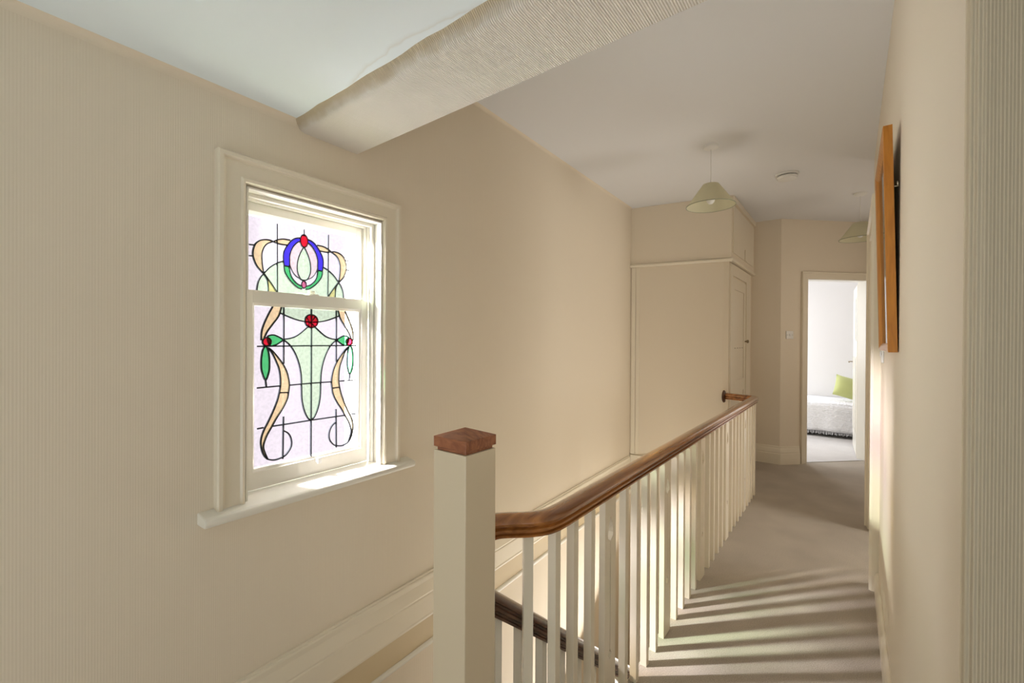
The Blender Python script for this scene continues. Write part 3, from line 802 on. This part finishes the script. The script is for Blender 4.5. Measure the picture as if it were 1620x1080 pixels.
MB().lathe([(0, -.016), (.060, -.016), (.060, -.022), (.072, -.022), (.074, -.030), (.066, -.042), (.040, -.047), (0, -.048)], 40).build('cover', M_plastic, sd, smooth=True)
MB().lathe([(.058, -.0162), (.0605, -.0162), (.0605, -.0218), (.058, -.0218)], 40).build('vent_slot', M_dark, sd)
def switch(name, mw, label, dbl=False):
    t = empty(name, mw=mw); tag(t, label, 'light switch')
    MB().box(-.043, .043, -.009, 0, -.043, .043).build('plate', M_plastic, t, bevel=.003)
    MB().box(-.008, .008, -.014, -.009, -.013, .013).build('rocker', M_plastic, t, bevel=.002)
    for s in (-1, 1): MB().box(s * .030 - .003, s * .030 + .003, -.0098, -.009, -.003, .003).build('screw', M_brass, t)
switch('light_switch', MBW @ Matrix.Translation((.105, 0, 1.43)), 'white light switch on the angled wall left of the bedroom doorway')
switch('light_switch', Matrix.Translation((XR, 2.83, 1.30)) @ Matrix.Rotation(rad(-90), 4, 'Z'), 'white light switch on the right wall just below and behind the picture')

# ================================================================== PICTURE
pw, ph = .60, .765
lean = rad(1.4)
pic = empty('framed_picture', (XR - .003, 1.945, 1.325)); pic.rotation_euler = (0, -lean, 0)
tag(pic, 'picture in an orange wooden frame leaning out from the right wall', 'picture')
b = MB(); fw, ft = .030, .024
pfp = [(0, 0), (0, ft), (.006, ft + .002), (.018, ft - .002), (fw, ft - .010), (fw, 0)]
k = len(pfp); v = []
for i in range(4):
    for dd, p in pfp:
        y = dd if i in (0, 3) else pw - dd
        z = dd if i in (0, 1) else ph - dd
        v.append((-p, y, z))
b.add(v, [(i * k + q, i * k + (q + 1) % k, ((i + 1) % 4) * k + (q + 1) % k, ((i + 1) % 4) * k + q) for i in range(4) for q in range(k)])
b.build('frame', M_frame, pic)
M_mat = mat('cream mount board', (.78, .74, .66), .6, .3)
M_print = mat('soft brown print', (.5, .4, .3), .5, .3)
npn = nd(M_print, 'ShaderNodeTexNoise'); npn.inputs['Scale'].default_value = 5; npn.inputs['Detail'].default_value = 4
tcp = nd(M_print, 'ShaderNodeTexCoord'); lk(M_print, tcp.outputs['Object'], npn.inputs['Vector'])
ramp_col(M_print, npn.outputs['Fac'], (.30, .22, .16), (.72, .66, .56), .3, .7)
MB().box(-.010, -.004, fw - .002, pw - fw + .002, fw - .002, ph - fw + .002).build('mount', M_mat, pic)
MB().box(-.0112, -.010, .13, pw - .13, .14, ph - .14).build('print', M_print, pic)
Gp = bpy.data.materials.new('picture glass'); Gp.use_nodes = True
t_ = Gp.node_tree; t_.nodes.remove(t_.nodes['Principled BSDF'])
a_ = t_.nodes.new('ShaderNodeBsdfTransparent'); g_ = t_.nodes.new('ShaderNodeBsdfGlossy'); g_.inputs['Roughness'].default_value = .02
f_ = t_.nodes.new('ShaderNodeFresnel'); f_.inputs[0].default_value = 1.5; x_ = t_.nodes.new('ShaderNodeMixShader')
t_.links.new(f_.outputs[0], x_.inputs[0]); t_.links.new(a_.outputs[0], x_.inputs[1]); t_.links.new(g_.outputs[0], x_.inputs[2])
t_.links.new(x_.outputs[0], t_.nodes['Material Output'].inputs[0])
MB().box(-.0138, -.0125, fw - .001, pw - fw + .001, fw - .001, ph - fw + .001).build('glass', Gp, pic)
b = MB(); rr_ = []
for q in range(0, 330, 30): rr_.append((.010, .010 + .007 * math.sin(rad(q)), .565 + .007 * math.cos(rad(q))))
b.sweep(rr_, [(-.0012, -.0012), (.0012, -.0012), (.0012, .0012), (-.0012, .0012)], up=Vector((1, 0, 0)))
b.sweep([(.002, .012, .558), (.010, .012, .558)], [(-.0012, -.0012), (.0012, -.0012), (.0012, .0012), (-.0012, .0012)])
b.build('hanging_ring', M_wire, pic)

# ================================================================== BED
bed = empty('bed', (-.6, 7.66, .006)); tag(bed, 'low bed against the bedroom back wall, under a white coverlet', 'bed')
M_wood_d = mat('dark bed wood', (.05, .04, .035), .5)
M_mattr = mat('white mattress', (.8, .8, .8), .8, .2)
MB().box(-1.2, .98, .03, .98, .14, .26).build('base', M_wood_d, bed, bevel=.01)
MB().box(-1.2, .98, .02, 1.0, .26, .465).build('mattress', M_mattr, bed, bevel=.03)
for x in (-1.1, .88):
    for y in (.08, .9): MB().box(x - .03, x + .03, y - .03, y + .03, 0, .14).build('leg', M_wood_d, bed)
# coverlet with woven relief and a fringe
M_cov = mat('white woven coverlet', (.90, .90, .92), .85, .15)
vv = nd(M_cov, 'ShaderNodeTexVoronoi'); vv.inputs['Scale'].default_value = 1
lk(M_cov, coords(M_cov, (26, 26, 26)), vv.inputs['Vector'])
nn_ = nd(M_cov, 'ShaderNodeTexNoise'); nn_.inputs['Scale'].default_value = 60; nn_.inputs['Detail'].default_value = 4
mm_ = nd(M_cov, 'ShaderNodeMath', operation='MULTIPLY_ADD'); mm_.inputs[1].default_value = .5
lk(M_cov, vv.outputs['Distance'], mm_.inputs[0]); lk(M_cov, nn_.outputs['Fac'], mm_.inputs[2])
add_bump(M_cov, mm_.outputs[0], .7, .025)
cv = empty('coverlet', (-.6, 7.66, .47)); tag(cv, 'white fringed woven coverlet draped over the bed', 'coverlet')
NX, NP = 70, 16
prof = [(1.02, 0), (.8, .004), (.5, .006), (.2, .004), (.05, 0), (.012, -.012), (-.006, -.04), (-.012, -.10), (-.016, -.16), (-.018, -.22), (-.022, -.28), (-.024, -.34), (-.026, -.385)]
vs = []
for i in range(NX + 1):
    x = -1.22 + 2.22 * i / NX
    for j, (y, z) in enumerate(prof):
        w = max(0, (j - 5) / 7)
        vs.append((x, y + .010 * w * math.sin(x * 23 + 2 * math.sin(x * 5)) - .002, z + .006 + .003 * math.sin(x * 9 + j)))
k = len(prof)
o = MB().add(vs, [(i * k + q, (i + 1) * k + q, (i + 1) * k + q + 1, i * k + q + 1) for i in range(NX) for q in range(k - 1)]).build('cloth', M_cov, cv, smooth=True)
so = o.modifiers.new('thick', 'SOLIDIFY'); so.thickness = .006; so.offset = 1
b = MB()
for i in range(150):
    x = -1.21 + 2.2 * i / 150; yy = -.026 + .010 * math.sin(x * 23 + 2 * math.sin(x * 5)); dx = random.uniform(-.008, .008); L_ = random.uniform(.035, .05)
    b.add([(x - .003, yy - .002, -.372), (x + .003, yy - .002, -.372), (x + dx + .0035, yy - .004, -.378 - L_), (x + dx - .0035, yy - .004, -.378 - L_),
           (x - .003, yy + .003, -.372), (x + .003, yy + .003, -.372), (x + dx + .0035, yy + .002, -.378 - L_), (x + dx - .0035, yy + .002, -.378 - L_)],
          [(0, 1, 2, 3), (7, 6, 5, 4), (0, 3, 7, 4), (1, 5, 6, 2), (3, 2, 6, 7)])
tag(b.build('fringe', M_cov, cv), kind='stuff')
# cushion
M_cush = mat('lime green velvet', (.54, .58, .24), .9, .2); bsdf(M_cush).inputs['Sheen Weight'].default_value = .4
fine_bump(M_cush, 120, .3)
N = 14; vs = []; fs = []
for sgn in (1, -1):
    for i in range(N + 1):
        for j in range(N + 1):
            a, c = i / N * 2 - 1, j / N * 2 - 1
            th = .072 * max(0, (1 - abs(a) ** 2.6) * (1 - abs(c) ** 2.6)) ** .55
            pin = 1 - .06 * (1 - abs(c) ** 2) * abs(a) ** 4
            pin2 = 1 - .06 * (1 - abs(a) ** 2) * abs(c) ** 4
            vs.append((a * .19 * pin, sgn * th, c * .18 * pin2))
n1 = (N + 1) ** 2
for s_ in (0, 1):
    for i in range(N):
        for j in range(N):
            q = s_ * n1 + i * (N + 1) + j; fs.append((q, q + 1, q + N + 2, q + N + 1))
cu_ = MB().add(vs, fs).build('cushion', M_cush, smooth=True); tag(cu_, 'lime green cushion leaning on the bed by the door', 'cushion')
cu_.rotation_euler = (rad(-34), rad(17), rad(12)); cu_.location = (-.02, 8.12, .675)
